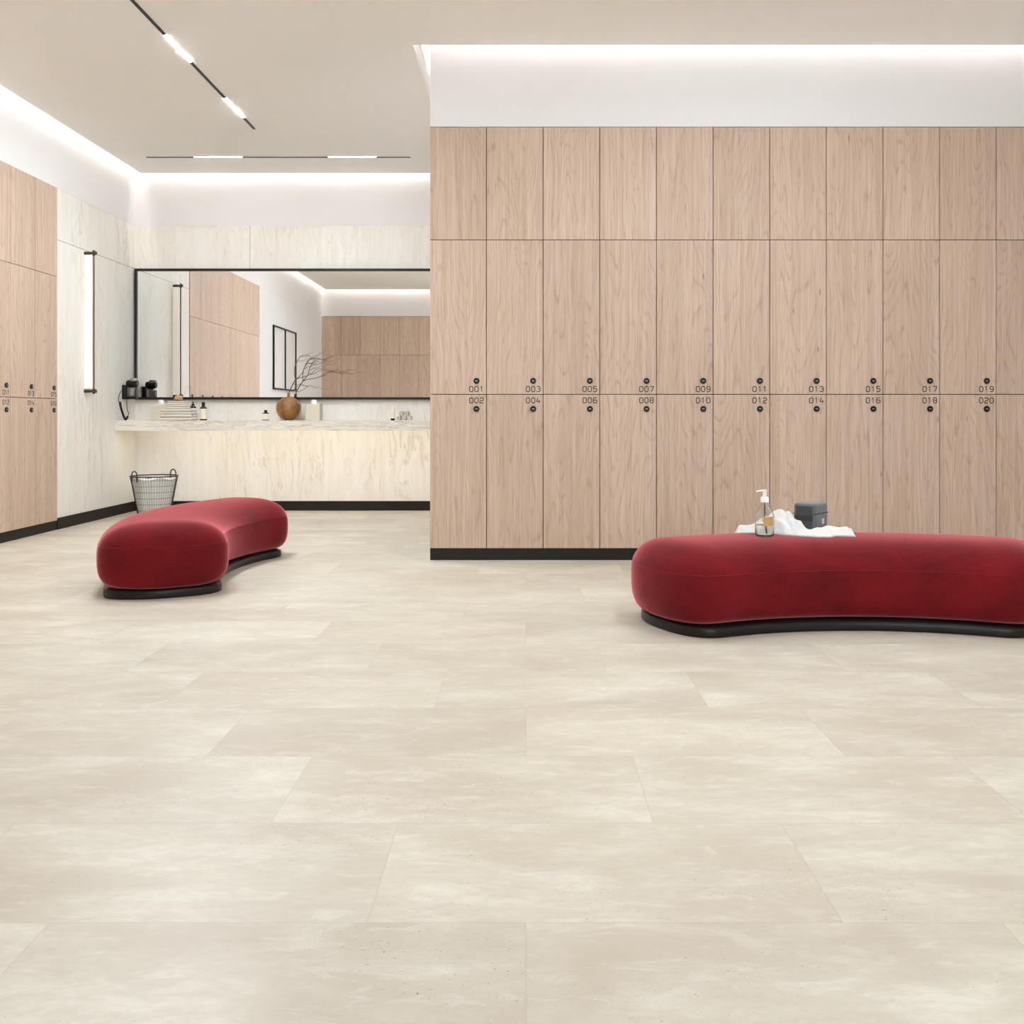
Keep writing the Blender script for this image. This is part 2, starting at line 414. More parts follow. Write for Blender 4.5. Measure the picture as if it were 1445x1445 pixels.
# ceiling slab, standing off the walls by the light gap
bm = bmesh.new()
out = [(XL + GAP, YF + GAP), (XF + 0.15, YF + GAP), (XF + 0.15, YW), (XR, YW), (XR, YP - GAP), (XP - GAP, YP - GAP), (XP - GAP, YB - GAP), (XL + GAP, YB - GAP)]
lo = [bm.verts.new((x, y, ZC)) for x, y in out]; hi = [bm.verts.new((x, y, ZC + 0.13)) for x, y in out]
bm.faces.new(list(reversed(lo))); bm.faces.new(hi)
for i in range(len(out)):
    j = (i + 1) % len(out); bm.faces.new((lo[i], lo[j], hi[j], hi[i]))
ceil = obj('ceiling', bm, M['ceil']); ceil['kind'] = 'structure'
struct('ceiling', [(-4.5, 4.0, -3.2, 10.1, ZR, ZR + 0.1)], M['white'])
# walls
struct('wall_left', [(-4.5, XL, YL1, YB + 0.2, 0, ZT)], M['trav'])
struct('wall_back', [(XL, XP + 0.02, YB, YB + 0.2, 0, ZT)], M['trav'])
struct('wall_left', [(-4.5, XL + 0.002, YF, YB + 0.2, ZT, ZR), (-4.5, XL, YF - 0.48, YL0, 0, ZT), (-4.5, -4.42, YL0, YL1, 0, ZT)], M['white'])
struct('wall_back', [(XL + 0.002, XP + 0.02, YB - 0.002, YB + 0.2, ZT, ZR)], M['white'])
struct('wall_partition', [(XP + 0.001, XP + 0.012, YP + 0.024, YB, 0, ZT), (XP + 0.001, XR, YP + 0.008, YP + 0.56, ZT + 0.004, ZR),
                          (XP + 0.001, XR, YP + 0.52, YP + 0.58, 0, ZT), (XP + 0.001, XP + 0.012, YP + 0.56, YB, ZT, ZR)], M['white'])
struct('wall_right', [(XR, XR + 0.2, YW, YP + 0.58, 0, ZR)], M['white'])
struct('wall_front', [(XL, XF, YF - 0.54, YF - 0.48, 0, ZR), (XL, XF, YF - 0.48, YF - 0.008, ZT + 0.004, ZR), (XF + 0.001, XF + 0.15, YW, YF, 0, ZR)], M['white'])
# added wall behind the camera, two invented windows as a light source
wx0, wx1, wz0, wz1 = XF + 0.15, XR, 0.75, 3.0
mid = (wx0 + wx1) / 2
struct('wall_window', [(wx0, wx1, YW - 0.2, YW, 0, wz0), (wx0, wx1, YW - 0.2, YW, wz1, ZR), (wx0, wx0 + 0.25, YW - 0.2, YW, wz0, wz1),
                       (wx1 - 0.25, wx1, YW - 0.2, YW, wz0, wz1), (mid - 0.12, mid + 0.12, YW - 0.2, YW, wz0, wz1)], M['white'])
for i, (a, b) in enumerate(((wx0 + 0.25, mid - 0.12), (mid + 0.12, wx1 - 0.25))):
    m2 = (a + b) / 2
    f = struct('window_%d' % (i + 1), [(a, b, YW - 0.12, YW - 0.06, wz0, wz0 + 0.05), (a, b, YW - 0.12, YW - 0.06, wz1 - 0.05, wz1),
               (a, a + 0.05, YW - 0.12, YW - 0.06, wz0 + 0.05, wz1 - 0.05), (b - 0.05, b, YW - 0.12, YW - 0.06, wz0 + 0.05, wz1 - 0.05),
               (m2 - 0.025, m2 + 0.025, YW - 0.12, YW - 0.06, wz0 + 0.05, wz1 - 0.05)], M['frost'])
    bm = bmesh.new(); box(bm, a + 0.05, m2 - 0.025, YW - 0.094, YW - 0.088, wz0 + 0.05, wz1 - 0.05); obj('pane', bm, M['glass'], f)
    bm = bmesh.new(); box(bm, m2 + 0.025, b - 0.05, YW - 0.094, YW - 0.088, wz0 + 0.05, wz1 - 0.05); obj('pane', bm, M['glass'], f)
# baseboards
struct('baseboard_left', [(XL, XL + 0.012, YL1 + 0.004, YB, 0, 0.096)], M['skirt'])
struct('baseboard_back', [(XL + 0.012, XP, YB - 0.012, YB, 0, 0.096)], M['skirt'])
struct('baseboard_left', [(-4.3, XL + 0.004, YL0, YL1, 0, Z0)], M['skirt'])
struct('baseboard_partition', [(XP + 0.002, XR, YP + 0.004, YP + 0.5, 0, Z0 - 0.001)], M['skirt'])
struct('baseboard_front', [(XL + 0.01, XF, YF - 0.47, YF - 0.004, 0, Z0 - 0.001)], M['skirt'])
struct('baseboard_left', [(XL, XL + 0.01, YF, YL0, 0, Z0)], M['skirt'])

# ------------------------------------------------------------------ cove light strips
def strip(label, x0, x1, y0, y1, z0, z1, m='led'):
    bm = bmesh.new(); box(bm, x0, x1, y0, y1, z0, z1)
    return tag(obj('led_strip', bm, M[m]), label, 'light strip', 'cove light strips around the ceiling')
zt = ZR - 0.012
strip('warm white light strip in the ceiling gap above the left wall', XL + 0.060, XL + 0.072, YF + 0.15, YB - 0.15, zt, ZR, 'led2')
strip('warm white light strip in the ceiling gap above the back wall', XL + 0.15, XP - 0.15, YB - 0.072, YB - 0.060, zt, ZR, 'led2')
strip('warm white light strip in the ceiling gap above the numbered oak locker block', XP - 0.02, XR, YP - 0.072, YP - 0.060, zt, ZR)
strip('short bright light strip in the ceiling gap beside the corner of the locker block', XP - 0.098, XP - 0.056, YP - 0.09, YB - 0.15, zt, ZR, 'led3')
strip('warm white light strip in the ceiling gap above the lockers seen in the mirror', XL + 0.15, XF, YF + 0.060, YF + 0.072, zt, ZR, 'led2')

# ------------------------------------------------------------------ lockers
def door_mesh(w, h):
    bm = bmesh.new(); box(bm, -w / 2 + 0.0022, w / 2 - 0.0022, 0.0, 0.02, 0.0022, h - 0.0022, 0.0012, 1); return bm
def carcass_mesh(w, h):
    bm = bmesh.new(); box(bm, -w / 2 + 0.0004, w / 2 - 0.0004, 0.0215, 0.48, 0.0006, h - 0.0006); return bm
def knob(parent, x, z):
    bm = bmesh.new()
    lathe(bm, [(0.0, 0.0), (0.0175, 0.0), (0.0175, 0.003), (0.0198, 0.004), (0.0198, 0.0085), (0.0185, 0.0100), (0.0, 0.0108)], n=28, cap=False)
    bmesh.ops.rotate(bm, verts=bm.verts, cent=(0, 0, 0), matrix=Matrix.Rotation(PI / 2, 3, 'X'))
    k = obj('knob', bm, M['knob'], parent, True); k.location = (x, 0, z)
    bm = bmesh.new()
    box(bm, -0.0066, -0.0018, -0.0116, -0.0100, -0.0036, 0.0036, 0.0006, 1); box(bm, 0.0018, 0.0066, -0.0116, -0.0100, -0.0036, 0.0036, 0.0006, 1)
    box(bm, -0.0018, 0.0018, -0.0114, -0.0100, -0.0010, 0.0010)
    s = obj('keyhole_plate', bm, M['slot'], k); s['label'] = 'small grey inlay in the black knob'
    return k
c_ = 0.22
GL = {
 '0': [[(c_, 0), (1 - c_, 0), (1, c_), (1, 1 - c_), (1 - c_, 1), (c_, 1), (0, 1 - c_), (0, c_), (c_, 0)]],
 '1': [[(0.15, 0.78), (0.5, 1), (0.5, 0)]],
 '2': [[(0, 0.8), (c_, 1), (1 - c_, 1), (1, 1 - c_), (1, 0.62), (0.85, 0.5), (c_, 0.42), (0, 0.25), (0, 0), (1, 0)]],
 '3': [[(0, 0.85), (c_, 1), (1 - c_, 1), (1, 1 - c_), (1, 0.65), (0.82, 0.52), (1, 0.38), (1, c_), (1 - c_, 0), (c_, 0), (0, 0.15)], [(0.35, 0.52), (0.82, 0.52)]],
 '4': [[(0.75, 0), (0.75, 0.6)], [(0.35, 1), (0, 0.28), (1.0, 0.28)]],
 '5': [[(1, 1), (0.05, 1), (0.05, 0.58), (1 - c_, 0.58), (1, 0.4), (1, c_), (1 - c_, 0), (c_, 0), (0, 0.15)]],
 '6': [[(0.95, 0.9), (0.8, 1), (c_, 1), (0, 1 - c_), (0, c_), (c_, 0), (1 - c_, 0), (1, c_), (1, 0.4), (1 - c_, 0.56), (0.0, 0.56)]],
 '7': [[(0, 1), (1, 1), (1, 0.85), (0.4, 0)]],
 '8': [[(c_, 0), (1 - c_, 0), (1, c_), (1, 0.38), (0.85, 0.52), (1, 0.66), (1, 1 - c_), (1 - c_, 1), (c_, 1), (0, 1 - c_), (0, 0.66), (0.15, 0.52), (0, 0.38), (0, c_), (c_, 0)], [(0.15, 0.52), (0.85, 0.52)]],
 '9': [[(0.05, 0.1), (0.2, 0), (1 - c_, 0), (1, c_), (1, 1 - c_), (1 - c_, 1), (c_, 1), (0, 1 - c_), (0, 0.6), (c_, 0.44), (1.0, 0.44)]],
}
def ribbon(bm, pts, t, th):
    n = len(pts); closed = (Vector(pts[0]) - Vector(pts[-1])).length < 1e-6
    L, R = [], []
    for i in range(n):
        p = Vector(pts[i])
        a = Vector(pts[i - 1]) if i > 0 else (Vector(pts[-2]) if closed else None)
        b = Vector(pts[i + 1]) if i < n - 1 else (Vector(pts[1]) if closed else None)
        d1 = (p - a).normalized() if a is not None else None; d2 = (b - p).normalized() if b is not None else None
        if d1 is None: d1 = d2
        if d2 is None: d2 = d1
        t1 = (d1 + d2)
        t1 = t1.normalized() if t1.length > 1e-6 else d1
        nn = Vector((-t1.y, t1.x)); k = 1 / max(0.5, nn.dot(Vector((-d1.y, d1.x))))
        L.append(p + nn * t / 2 * k); R.append(p - nn * t / 2 * k)
    for i in range(n - 1):
        q = [L[i], L[i + 1], R[i + 1], R[i]]
        f = [bm.verts.new((v.x, -th, v.y)) for v in q]; g = [bm.verts.new((v.x, 0, v.y)) for v in q]
        bm.faces.new(f); bm.faces.new(list(reversed(g)))
        for a in range(4):
            b = (a + 1) % 4; bm.faces.new((f[a], g[a], g[b], f[b]))
def number(parent, txt, x, z):
    bm = bmesh.new(); gw, gh, gap, st = 0.0230, 0.0345, 0.0115, 0.0052
    tot = 3 * gw + 2 * gap; x0 = x - tot / 2
    for i, ch in enumerate(txt):
        for st_ in GL[ch]:
            ribbon(bm, [(x0 + i * (gw + gap) + px * gw, z - gh / 2 + pz * gh) for px, pz in st_], st, 0.0009)
    o = obj('number', bm, M['ink'], parent)
    o['label'] = 'dark lettering reading %s' % txt
    return o
KX = LW / 2 - 0.0657
def make_locker(kind, h, kz):
    t = thing('locker' if kind != 'cabinet' else 'wall_cabinet', '', 'locker')
    obj('carcass', carcass_mesh(LW, h), M['carcass'], t)
    d = obj('door', door_mesh(LW, h), M['wood'], t)
    if kz is not None: knob(d, KX, kz)
    return t
protos = {'cabinet': make_locker('cabinet', ZT - Z2, None), 'upper': make_locker('upper', Z2 - Z1, 1.1876 - Z1), 'lower': make_locker('lower', Z1 - Z0, 1.0022 - Z0)}
used = set()
zb = {'cabinet': Z2, 'upper': Z1, 'lower': Z0}
def place(kind, x, y, rz, label, group, num=None):
    o = protos[kind]
    if kind in used: o = copy_tree(o, skip=('number',))
    used.add(kind)
    o.location = (x, y, zb[kind]); o.rotation_euler = (0, 0, rz); tag(o, label, 'cabinet' if kind == 'cabinet' else 'locker', group)
    if num:
        d = [c for c in o.children if c.name.startswith('door')][0]
        number(d, num, KX, (1.1336 if kind == 'upper' else 1.0586) - zb[kind])
ords = ['first', 'second', 'third', 'fourth', 'fifth', 'sixth', 'seventh', 'eighth', 'ninth', 'tenth', 'eleventh']
GR = 'lockers in the oak block behind the right bench'
for i in range(11):
    x = XP + LW * (i + 0.5); a, b = '%03d' % (2 * i + 1), '%03d' % (2 * i + 2)
    if i < 10:
        place('cabinet', x, YP, 0, 'plain oak top cabinet above locker %s, in the %s column of the right block' % (a, ords[i]), 'upper cabinets over the oak locker block')
        place('upper', x, YP, 0, 'tall light oak locker numbered %s, in the %s column of the block on the right' % (a, ords[i]), GR, a)
        place('lower', x, YP, 0, 'light oak lower locker numbered %s, in the %s column of the block on the right' % (b, ords[i]), GR, b)
    else:
        place('cabinet', x, YP, 0, 'plain oak upper cabinet door cut by the right edge of the photo', 'upper cabinets over the oak locker block')
        place('upper', x, YP, 0, 'tall light oak locker right of locker 019, cut by the right edge', GR)
        place('lower', x, YP, 0, 'light oak lower locker right of locker 020, cut by the right edge', GR)
XLF = -3.93
for i in range(8):
    y = YL1 - LW * (i + 0.5); a, b = '%03d' % (15 - 2 * i), '%03d' % (16 - 2 * i)
    if i < 3:
        la = 'plain oak top cabinet above locker %s on the left wall, %s from the stone' % (a, ords[i])
        lb = 'tall oak locker numbered %s on the left wall, %s from the stone' % (a, ords[i])
        lc = 'oak lower locker numbered %s on the left wall, %s from the stone' % (b, ords[i])
    else:
        la = 'oak cabinet door on the left wall, %s from the stone, seen in the big mirror' % ords[i]
        lb = 'tall oak locker on the left wall, %s from the stone, seen in the big mirror' % ords[i]
        lc = 'oak lower locker on the left wall, %s from the stone, outside the photo' % ords[i]
    place('cabinet', XLF, y, PI / 2, la, 'upper cabinets on the left wall')
    place('upper', XLF, y, PI / 2, lb, 'lockers on the left wall', a if i < 3 else None)
    place('lower', XLF, y, PI / 2, lc, 'lockers on the left wall', b if i < 3 else None)
for i in range(7):
    x = XL + LW * (i + 0.5)
    place('cabinet', x, YF, PI, 'oak cabinet door reflected in the mirror, %s from the far corner, upper row' % ords[i], 'upper cabinets seen in the mirror')
    place('upper', x, YF, PI, 'tall oak locker reflected in the mirror, %s from the far corner, middle row' % ords[i], 'lockers seen in the mirror')
    place('lower', x, YF, PI, 'oak lower locker facing the mirror, %s from the far corner' % ords[i], 'lockers seen in the mirror')

# ------------------------------------------------------------------ ceiling track lights
def track(label, a, b, segs, along, lit):
    # segs: list of (from, to, lit?) in metres along the axis
    t = thing('track_light', label, 'ceiling light', a)
    hw = 0.010 if along == 'y' else 0.005
    for s0, s1, on in segs:
        bm = bmesh.new()
        dz = -0.0005 if on else -0.006
        if along == 'y': box(bm, -hw, hw, s0 - a[1], s1 - a[1], dz, 0)
        else: box(bm, s0 - a[0], s1 - a[0], -hw, hw, dz, 0)
        obj('light_panel' if on else 'track', bm, (lit if on else M['black']), t)
    return t
track('long black ceiling track light with two bright segments, running towards the camera', (-2.288, 6.5, ZC - 0.0005), None,
      [(4.64, 4.96, False), (4.96, 5.43, True), (5.43, 6.223, False), (6.223, 6.696, True), (6.696, 7.466, False), (7.466, 7.954, True), (7.954, 8.269, False)], 'y', M['trackmain'])
track('black ceiling track light over the right bench, outside the photo', (1.45, 2.6, ZC - 0.0005), None,
      [(1.6, 2.25, False), (2.25, 2.73, True), (2.73, 3.5, False), (3.5, 3.98, True), (3.98, 4.6, False), (4.6, 5.08, True), (5.08, 5.4, False)], 'y', M['tracklit'])  # unseen track added to brighten the room
track('black ceiling track light over the camera, outside the photo', (-0.5, 3.2, ZC - 0.0005), None,
      [(1.4, 2.5, False), (2.5, 2.98, True), (2.98, 3.8, False), (3.8, 4.28, True), (4.28, 5.0, False)], 'y', M['tracklit'])  # another unseen track, added as general fill light
t2 = lambda px: (px - CX) * 9.177 / F
track('thin ceiling track light parallel to the back wall, seen edge on', (-2.3, 9.177, ZC - 0.0005), None,
      [(t2(206.5), t2(274), False), (t2(274), t2(342), True), (t2(342), t2(463.5), False), (t2(463.5), t2(531), True), (t2(531), t2(579), False)], 'x', M['tracklow'])

# ------------------------------------------------------------------ big mirror
def framed_mirror(t, w_, h_, fr, fd, muntin=False):
    bm = bmesh.new()
    box(bm, 0, w_, 0, fd, 0, fr); box(bm, 0, w_, 0, fd, h_ - fr, h_); box(bm, 0, fr, 0, fd, fr, h_ - fr); box(bm, w_ - fr, w_, 0, fd, fr, h_ - fr)
    if muntin: box(bm, w_ / 2 - fr / 2, w_ / 2 + fr / 2, 0, fd, fr, h_ - fr)
    obj('frame', bm, M['black'], t)
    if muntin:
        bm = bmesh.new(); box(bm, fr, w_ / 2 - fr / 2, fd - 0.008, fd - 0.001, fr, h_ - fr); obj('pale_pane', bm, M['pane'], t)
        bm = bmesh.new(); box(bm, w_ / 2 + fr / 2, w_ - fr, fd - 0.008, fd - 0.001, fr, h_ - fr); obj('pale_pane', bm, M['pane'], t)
    else:
        bm = bmesh.new(); box(bm, fr, w_ - fr, YM - (YB - fd), fd - 0.001, fr, h_ - fr); obj('mirror_glass', bm, M['mirror'], t)
zmb, zmt = 1.118, 2.432
t = thing('wall_mirror', 'wide black-framed mirror on the travertine back wall above the counter', 'mirror', (XL + 0.012, YB - 0.045, zmb))
framed_mirror(t, (XP - 0.03) - (XL + 0.012), zmt - zmb, 0.024, 0.045)
# double mirror on the left wall, reflection painted as pale panes, seen in the big mirror
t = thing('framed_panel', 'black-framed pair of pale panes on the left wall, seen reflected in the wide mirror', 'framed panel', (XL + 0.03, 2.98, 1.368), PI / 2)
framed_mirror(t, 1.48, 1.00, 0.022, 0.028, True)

# ------------------------------------------------------------------ counter
bm = bmesh.new(); box(bm, XL, XP - 0.001, 9.44, YB, 0.852, 0.909); box(bm, XL, XP - 0.001, 9.416, 9.44, 0.812, 0.909)
tag(obj('counter', bm, M['travc']), 'long floating travertine counter on the back wall under the mirror', 'counter')
bm = bmesh.new(); box(bm, XL + 0.25, XP - 0.02, 9.445, 9.457, 0.838, 0.8515)
tag(obj('led_strip', bm, M['led_under']), 'warm light strip under the travertine counter', 'light strip')
CT = 0.909

# ------------------------------------------------------------------ wall light on the left stone
ws = thing('wall_light', 'slim vertical wall light with dark bronze rod on the left travertine wall', 'wall light', (XL, 8.76, 1.175))
H_ = 2.407 - 1.175
for z, dz in ((0.0, -1), (H_, 1)):
    bm = bmesh.new(); lathe(bm, [(0.0135, 0.001), (0.0135, 0.05), (0.012, 0.052), (0.012, 0.092), (0.016, 0.094), (0.016, 0.108), (0.0, 0.108)], n=20)
    bmesh.ops.rotate(bm, verts=bm.verts, cent=(0, 0, 0), matrix=Matrix.Rotation(PI / 2, 3, 'Y'))
    bmesh.ops.translate(bm, verts=bm.verts, vec=(0, 0, z)); 
    lathe(bm, [(0.0, z - 0.024), (0.010, z - 0.024), (0.012, z - 0.018), (0.012, z + 0.018), (0.010, z + 0.024), (0.0, z + 0.024)], cx=0.084, n=16, cap=False)
    obj('bracket', bm, M['bronze'], ws, True)
bm = bmesh.new(); lathe(bm, [(0.0075, 0.02), (0.0075, H_ - 0.02)], cx=0.084, n=14); obj('rod', bm, M['bronze2'], ws, True)
bm = bmesh.new(); box(bm, 0.002, 0.074, -0.016, 0.016, 0.022, H_ - 0.022, 0.010, 3); obj('diffuser', bm, M['sconce'], ws)

# ------------------------------------------------------------------ benches
def bench_mesh(Rc, th, hw, cap, z0, z1, nprof, pin=0.0):
    # pillow swept on a circular arc (concave towards -Y); returns rings
    bm = bmesh.new()
    # plan outline: pairs (outer point, axis point)
    out = []
    NA, NCAP = 36, 16
    def arc(a, off): return Vector((math.sin(a) * (Rc + off), math.cos(a) * (Rc + off) - Rc))
    def capp(sgn):
        pts = []
        for k in range(1, NCAP):
            f = -PI / 2 + PI * k / NCAP           # -90 inner .. +90 outer
            e = 2.0 if f > 0 else 2.6
            v = hw * (abs(math.sin(f)) ** (2 / e)) * (1 if f > 0 else -1)
            u = cap * (abs(math.cos(f)) ** (2 / e))
            r_ = Vector((math.sin(sgn * th), math.cos(sgn * th))); tn = Vector((math.cos(sgn * th), -math.sin(sgn * th))) * sgn
            c0 = Vector((math.sin(sgn * th) * Rc, math.cos(sgn * th) * Rc - Rc))
            pts.append((c0 + r_ * v + tn * u, c0))
        return pts
    for i in range(NA + 1):                       # inner edge, left to right
        a = -th + 2 * th * i / NA; out.append((arc(a, -hw), arc(a, 0)))
    out += capp(1)
    for i in range(NA + 1):
        a = th - 2 * th * i / NA; out.append((arc(a, hw), arc(a, 0)))
    out += list(reversed(capp(-1)))
    prof = nprof
    rings = []
    for s, z in prof:                             # s = fraction towards outline
        rings.append([bm.verts.new((*(ax + (o - ax) * s), z)) for o, ax in out])
    n = len(out)
    for A, B in zip(rings, rings[1:]):
        for i in range(n):
            j = (i + 1) % n; bm.faces.new((A[i], A[j], B[j], B[i]))
    bmesh.ops.remove_doubles(bm, verts=bm.verts, dist=1e-5)
    return bm, out
BZ0, BZ1, BW, BR = 0.052, 0.395, 0.334, 1.70
BX, BY = 1.455, 4.665
def pillow_prof():
    pr = []; zc = 0.205; up, dn = BZ1 - zc, zc - BZ0
    for k in range(0, 11):
        f = -PI / 2 + (PI / 2) * k / 10
        pr.append((0.60 + 0.40 * abs(math.cos(f)) ** (2 / 3.0) if k else 0.0, zc - dn * abs(math.sin(f)) ** (2 / 2.8)))
    pr[0] = (0.0, BZ0)
    pr.insert(1, (0.60, BZ0))
    for k in range(1, 23):
        f = (PI / 2) * k / 22
        pr.append((abs(math.cos(f)) ** (2 / 2.75) if k < 22 else 0.0, zc + up * abs(math.sin(f)) ** (2 / 2.75)))
    return pr
def top_z(s):   # seat height at fraction s from axis to outline
    zc = 0.205; up = BZ1 - zc
    return zc + up * (max(0, 1 - abs(s) ** 2.75)) ** (1 / 2.75)
def make_bench():
    t = thing('curved_bench', '', 'bench')
    bm, out = bench_mesh(BR, math.radians(25), BW, 0.215, BZ0, BZ1, pillow_prof())
    seat = obj('seat_cushion', bm, M['velvet'], t, True)
    for p in seat.data.polygons: p.use_smooth = True
    bm = bmesh.new()
    zs = 0.272; s = None
    zc = 0.205; s = (1 - ((zs - zc) / (BZ1 - zc)) ** 2.75) ** (1 / 2.75)
    tube(bm, [(*(ax + (o - ax) * (s + 0.0005)), zs) for o, ax in out], 0.0017, 6, closed=True)
    obj('seam', bm, M['velvet'], seat, True)
    bm, _ = bench_mesh(BR, math.radians(24.6), BW - 0.033, 0.175, 0, 0.05,
                       [(0.0, 0.0), (0.975, 0.0), (0.99, 0.003), (1.0, 0.010), (1.0, 0.030), (0.992, 0.040), (0.965, 0.046), (0.90, 0.049), (0.86, 0.053), (0.0, 0.053)])
    obj('plinth', bm, M['base'], t, True)
    return t
b1 = make_bench(); b1.location = (BX, BY, 0)
tag(b1, 'curved red velvet bench on the right with towel, soap bottle and grey bag on it', 'bench', 'curved red velvet benches')
b2 = copy_tree(b1); b2.location = (-2.11, 6.01, 0); b2.rotation_euler = (0, 0, PI / 2)
tag(b2, 'curved red velvet bench on the left with an empty seat', 'bench', 'curved red velvet benches')

def bench_s(x, y):      # fraction across the right bench at a world point
    dx, dy = x - BX, y - BY + BR
    return (math.hypot(dx, dy) - BR) / BW
def seat_z(x, y): return top_z(min(0.999, abs(bench_s(x, y))))

# ------------------------------------------------------------------ soap bottle on the right bench
bx, by = P(1079, 757, 4.585).x, 4.585
bz = max(seat_z(bx + dx, by + dy) for dx in (-.03, 0, .03) for dy in (-.03, 0, .03)) + 0.0005
sb = thing('soap_dispenser', 'clear glass pump soap bottle with kraft label standing on the right bench', 'bottle', (bx, by, bz))
bm = bmesh.new()
lathe(bm, [(0.0, 0.0), (0.036, 0.0), (0.0425, 0.005), (0.044, 0.012), (0.044, 0.092), (0.043, 0.102), (0.037, 0.116), (0.026, 0.132), (0.0175, 0.144), (0.0155, 0.150), (0.0155, 0.158),
           (0.0135, 0.158), (0.0135, 0.150), (0.0150, 0.143), (0.0235, 0.130), (0.0345, 0.114), (0.0403, 0.101), (0.0413, 0.092), (0.0413, 0.014), (0.038, 0.008), (0.0, 0.007)], n=40, cap=False)
bmesh.ops.remove_doubles(bm, verts=bm.verts, dist=1e-6)
obj('glass_bottle', bm, M['glass'], sb, True)
bm = bmesh.new(); lathe(bm, [(0.0, 0.0085), (0.037, 0.0095), (0.0405, 0.015), (0.0405, 0.052), (0.0, 0.052)], n=36, cap=False)
bmesh.ops.remove_doubles(bm, verts=bm.verts, dist=1e-6)
obj('soap', bm, M['liquid'], sb, True)
bm = bmesh.new(); lathe(bm, [(0.0155, 0.1585), (0.0185, 0.1585), (0.0185, 0.180), (0.016, 0.184), (0.0, 0.184)], n=24)
lathe(bm, [(0.009, 0.184), (0.009, 0.206), (0.0, 0.206)], n=16)
pm = obj('pump', bm, M['pump'], sb, True)
bm = bmesh.new(); tube(bm, [(0.008, -0.002, 0.211), (-0.010, -0.002, 0.212), (-0.030, -0.003, 0.2105), (-0.040, -0.003, 0.208)], 0.0042, 10, taper=[1.3, 1.4, .9, .7])
lathe(bm, [(0.0095, 0.2062), (0.0105, 0.212), (0.0095, 0.217), (0.0, 0.217)], n=16)
obj('nozzle', bm, M['pump'], pm, True)
bm = bmesh.new(); tube(bm, [(0, 0, 0.158), (0.001, 0, 0.08), (0.006, 0, 0.016)], 0.0032, 8)
obj('dip_tube', bm, M['pump'], sb, True)
bm = bmesh.new()          # label wrapped on the glass, facing the camera and a little right
a0, a1 = -PI / 2 - 0.35 - 0.02, -PI / 2 + 0.85
NL = 14; g = []
for k in range(NL + 1):
    a = a0 + (a1 - a0) * k / NL
    g.append([bm.verts.new((r * math.cos(a), r * math.sin(a), z)) for r, z in ((0.0443, 0.052), (0.0443, 0.094), (0.0449, 0.094), (0.0449, 0.052))])
for A, B in zip(g, g[1:]):
    for k in range(4): bm.faces.new((A[k], A[(k + 1) % 4], B[(k + 1) % 4], B[k]))
bm.faces.new(g[0]); bm.faces.new(list(reversed(g[-1])))
lb = obj('label', bm, M['kraft'], sb, True); lb['label'] = 'brown kraft paper label'

# ------------------------------------------------------------------ towel on the right bench
def lerp_tab(tab, x):
    if x <= tab[0][0]: return tab[0][1]
    for (a, va), (b, vb) in zip(tab, tab[1:]):
        if x <= b:
            t_ = (x - a) / (b - a); t_ = t_ * t_ * (3 - 2 * t_); return va + (vb - va) * t_
    return tab[-1][1]
from mathutils import noise as mn
BAGX, BAGY, BAGR = P(1144, 0, 4.80).x, 4.80, math.radians(51)
BAGZ = max(seat_z(BAGX + a, BAGY + b) for a in (-.05, 0, .05) for b in (-.08, -.04, 0)) + 0.009
bm = bmesh.new(); NU, NV = 110, 36
xs0, xs1 = P(1038, 0, 4.75).x, P(1199, 0, 4.66).x
hump = [(0.0, .012), (.05, .030), (.17, .030), (.30, .066), (.38, .088), (.46, .084), (.54, .048), (.62, .014), (.72, .016), (.80, .024), (.86, .020), (.92, .022), (.97, .022), (1.0, .012)]
front = [(0.0, 4.70), (.17, 4.67), (.22, 4.69), (.30, 4.665), (.40, 4.60), (.52, 4.57), (.66, 4.55), (.76, 4.55), (.84, 4.585), (1.0, 4.57)]
back = [(0.0, 4.78), (.2, 4.84), (.4, 4.87), (.55, 4.83), (.7, 4.76), (.85, 4.72), (1.0, 4.665)]
grid = []
for i in range(NU + 1):
    u = i / NU; row = []
    x = xs0 + (xs1 - xs0) * u; f_, b_ = lerp_tab(front, u), lerp_tab(back, u)
    hh = lerp_tab(hump, u)
    for j in range(NV + 1):
        v = j / NV; y = f_ + (b_ - f_) * v
        prof = (1 - abs(2 * v - 1) ** 2.6)
        ph = 15 * u + 6.5 * v * (1 if u < .45 else -1.2) + 3.2 * mn.noise(Vector((u * 4, v * 2, 3.1)))
        ridge = 1 - abs(math.sin(ph)) ** 1.5
        n_ = mn.noise(Vector((u * 9, v * 3.5, 0.7)))
        h = hh * (0.45 + 0.55 * math.sin(PI * min(1, v * 1.15)) ) * prof * (0.74 + 0.40 * ridge) + 0.010 * prof * (n_ + 0.4) + 0.003 * prof * (1 - abs(mn.noise(Vector((u * 14, v * 5, 5.7)))) * 2.2) + 0.006
        endf = min(1, (u / 0.02) ** .5 if u < .02 else 1, ((1 - u) / 0.02) ** .5 if u > .98 else 1)
        bl = (Vector((x, y)) - Vector((BAGX, BAGY)))
        ca, sa = math.cos(BAGR), math.sin(BAGR); lx, ly = bl.x * ca + bl.y * sa, -bl.x * sa + bl.y * ca
        if abs(lx) < 0.090 and abs(ly) < 0.068: h = min(h, max(0.003, BAGZ - seat_z(x, y) - 0.0035)); endf = 1
        row.append((x + 0.012 * n_ * (1 - abs(2 * u - 1)), y, max(0.004, h * endf)))
    grid.append(row)
top, bot = [], []
for row in grid:
    tr, br = [], []
    for x, y, h in row:
        zz = seat_z(x, y) + 0.0015
        tr.append(bm.verts.new((x, y, zz + h))); br.append(bm.verts.new((x, y, zz)))
    top.append(tr); bot.append(br)
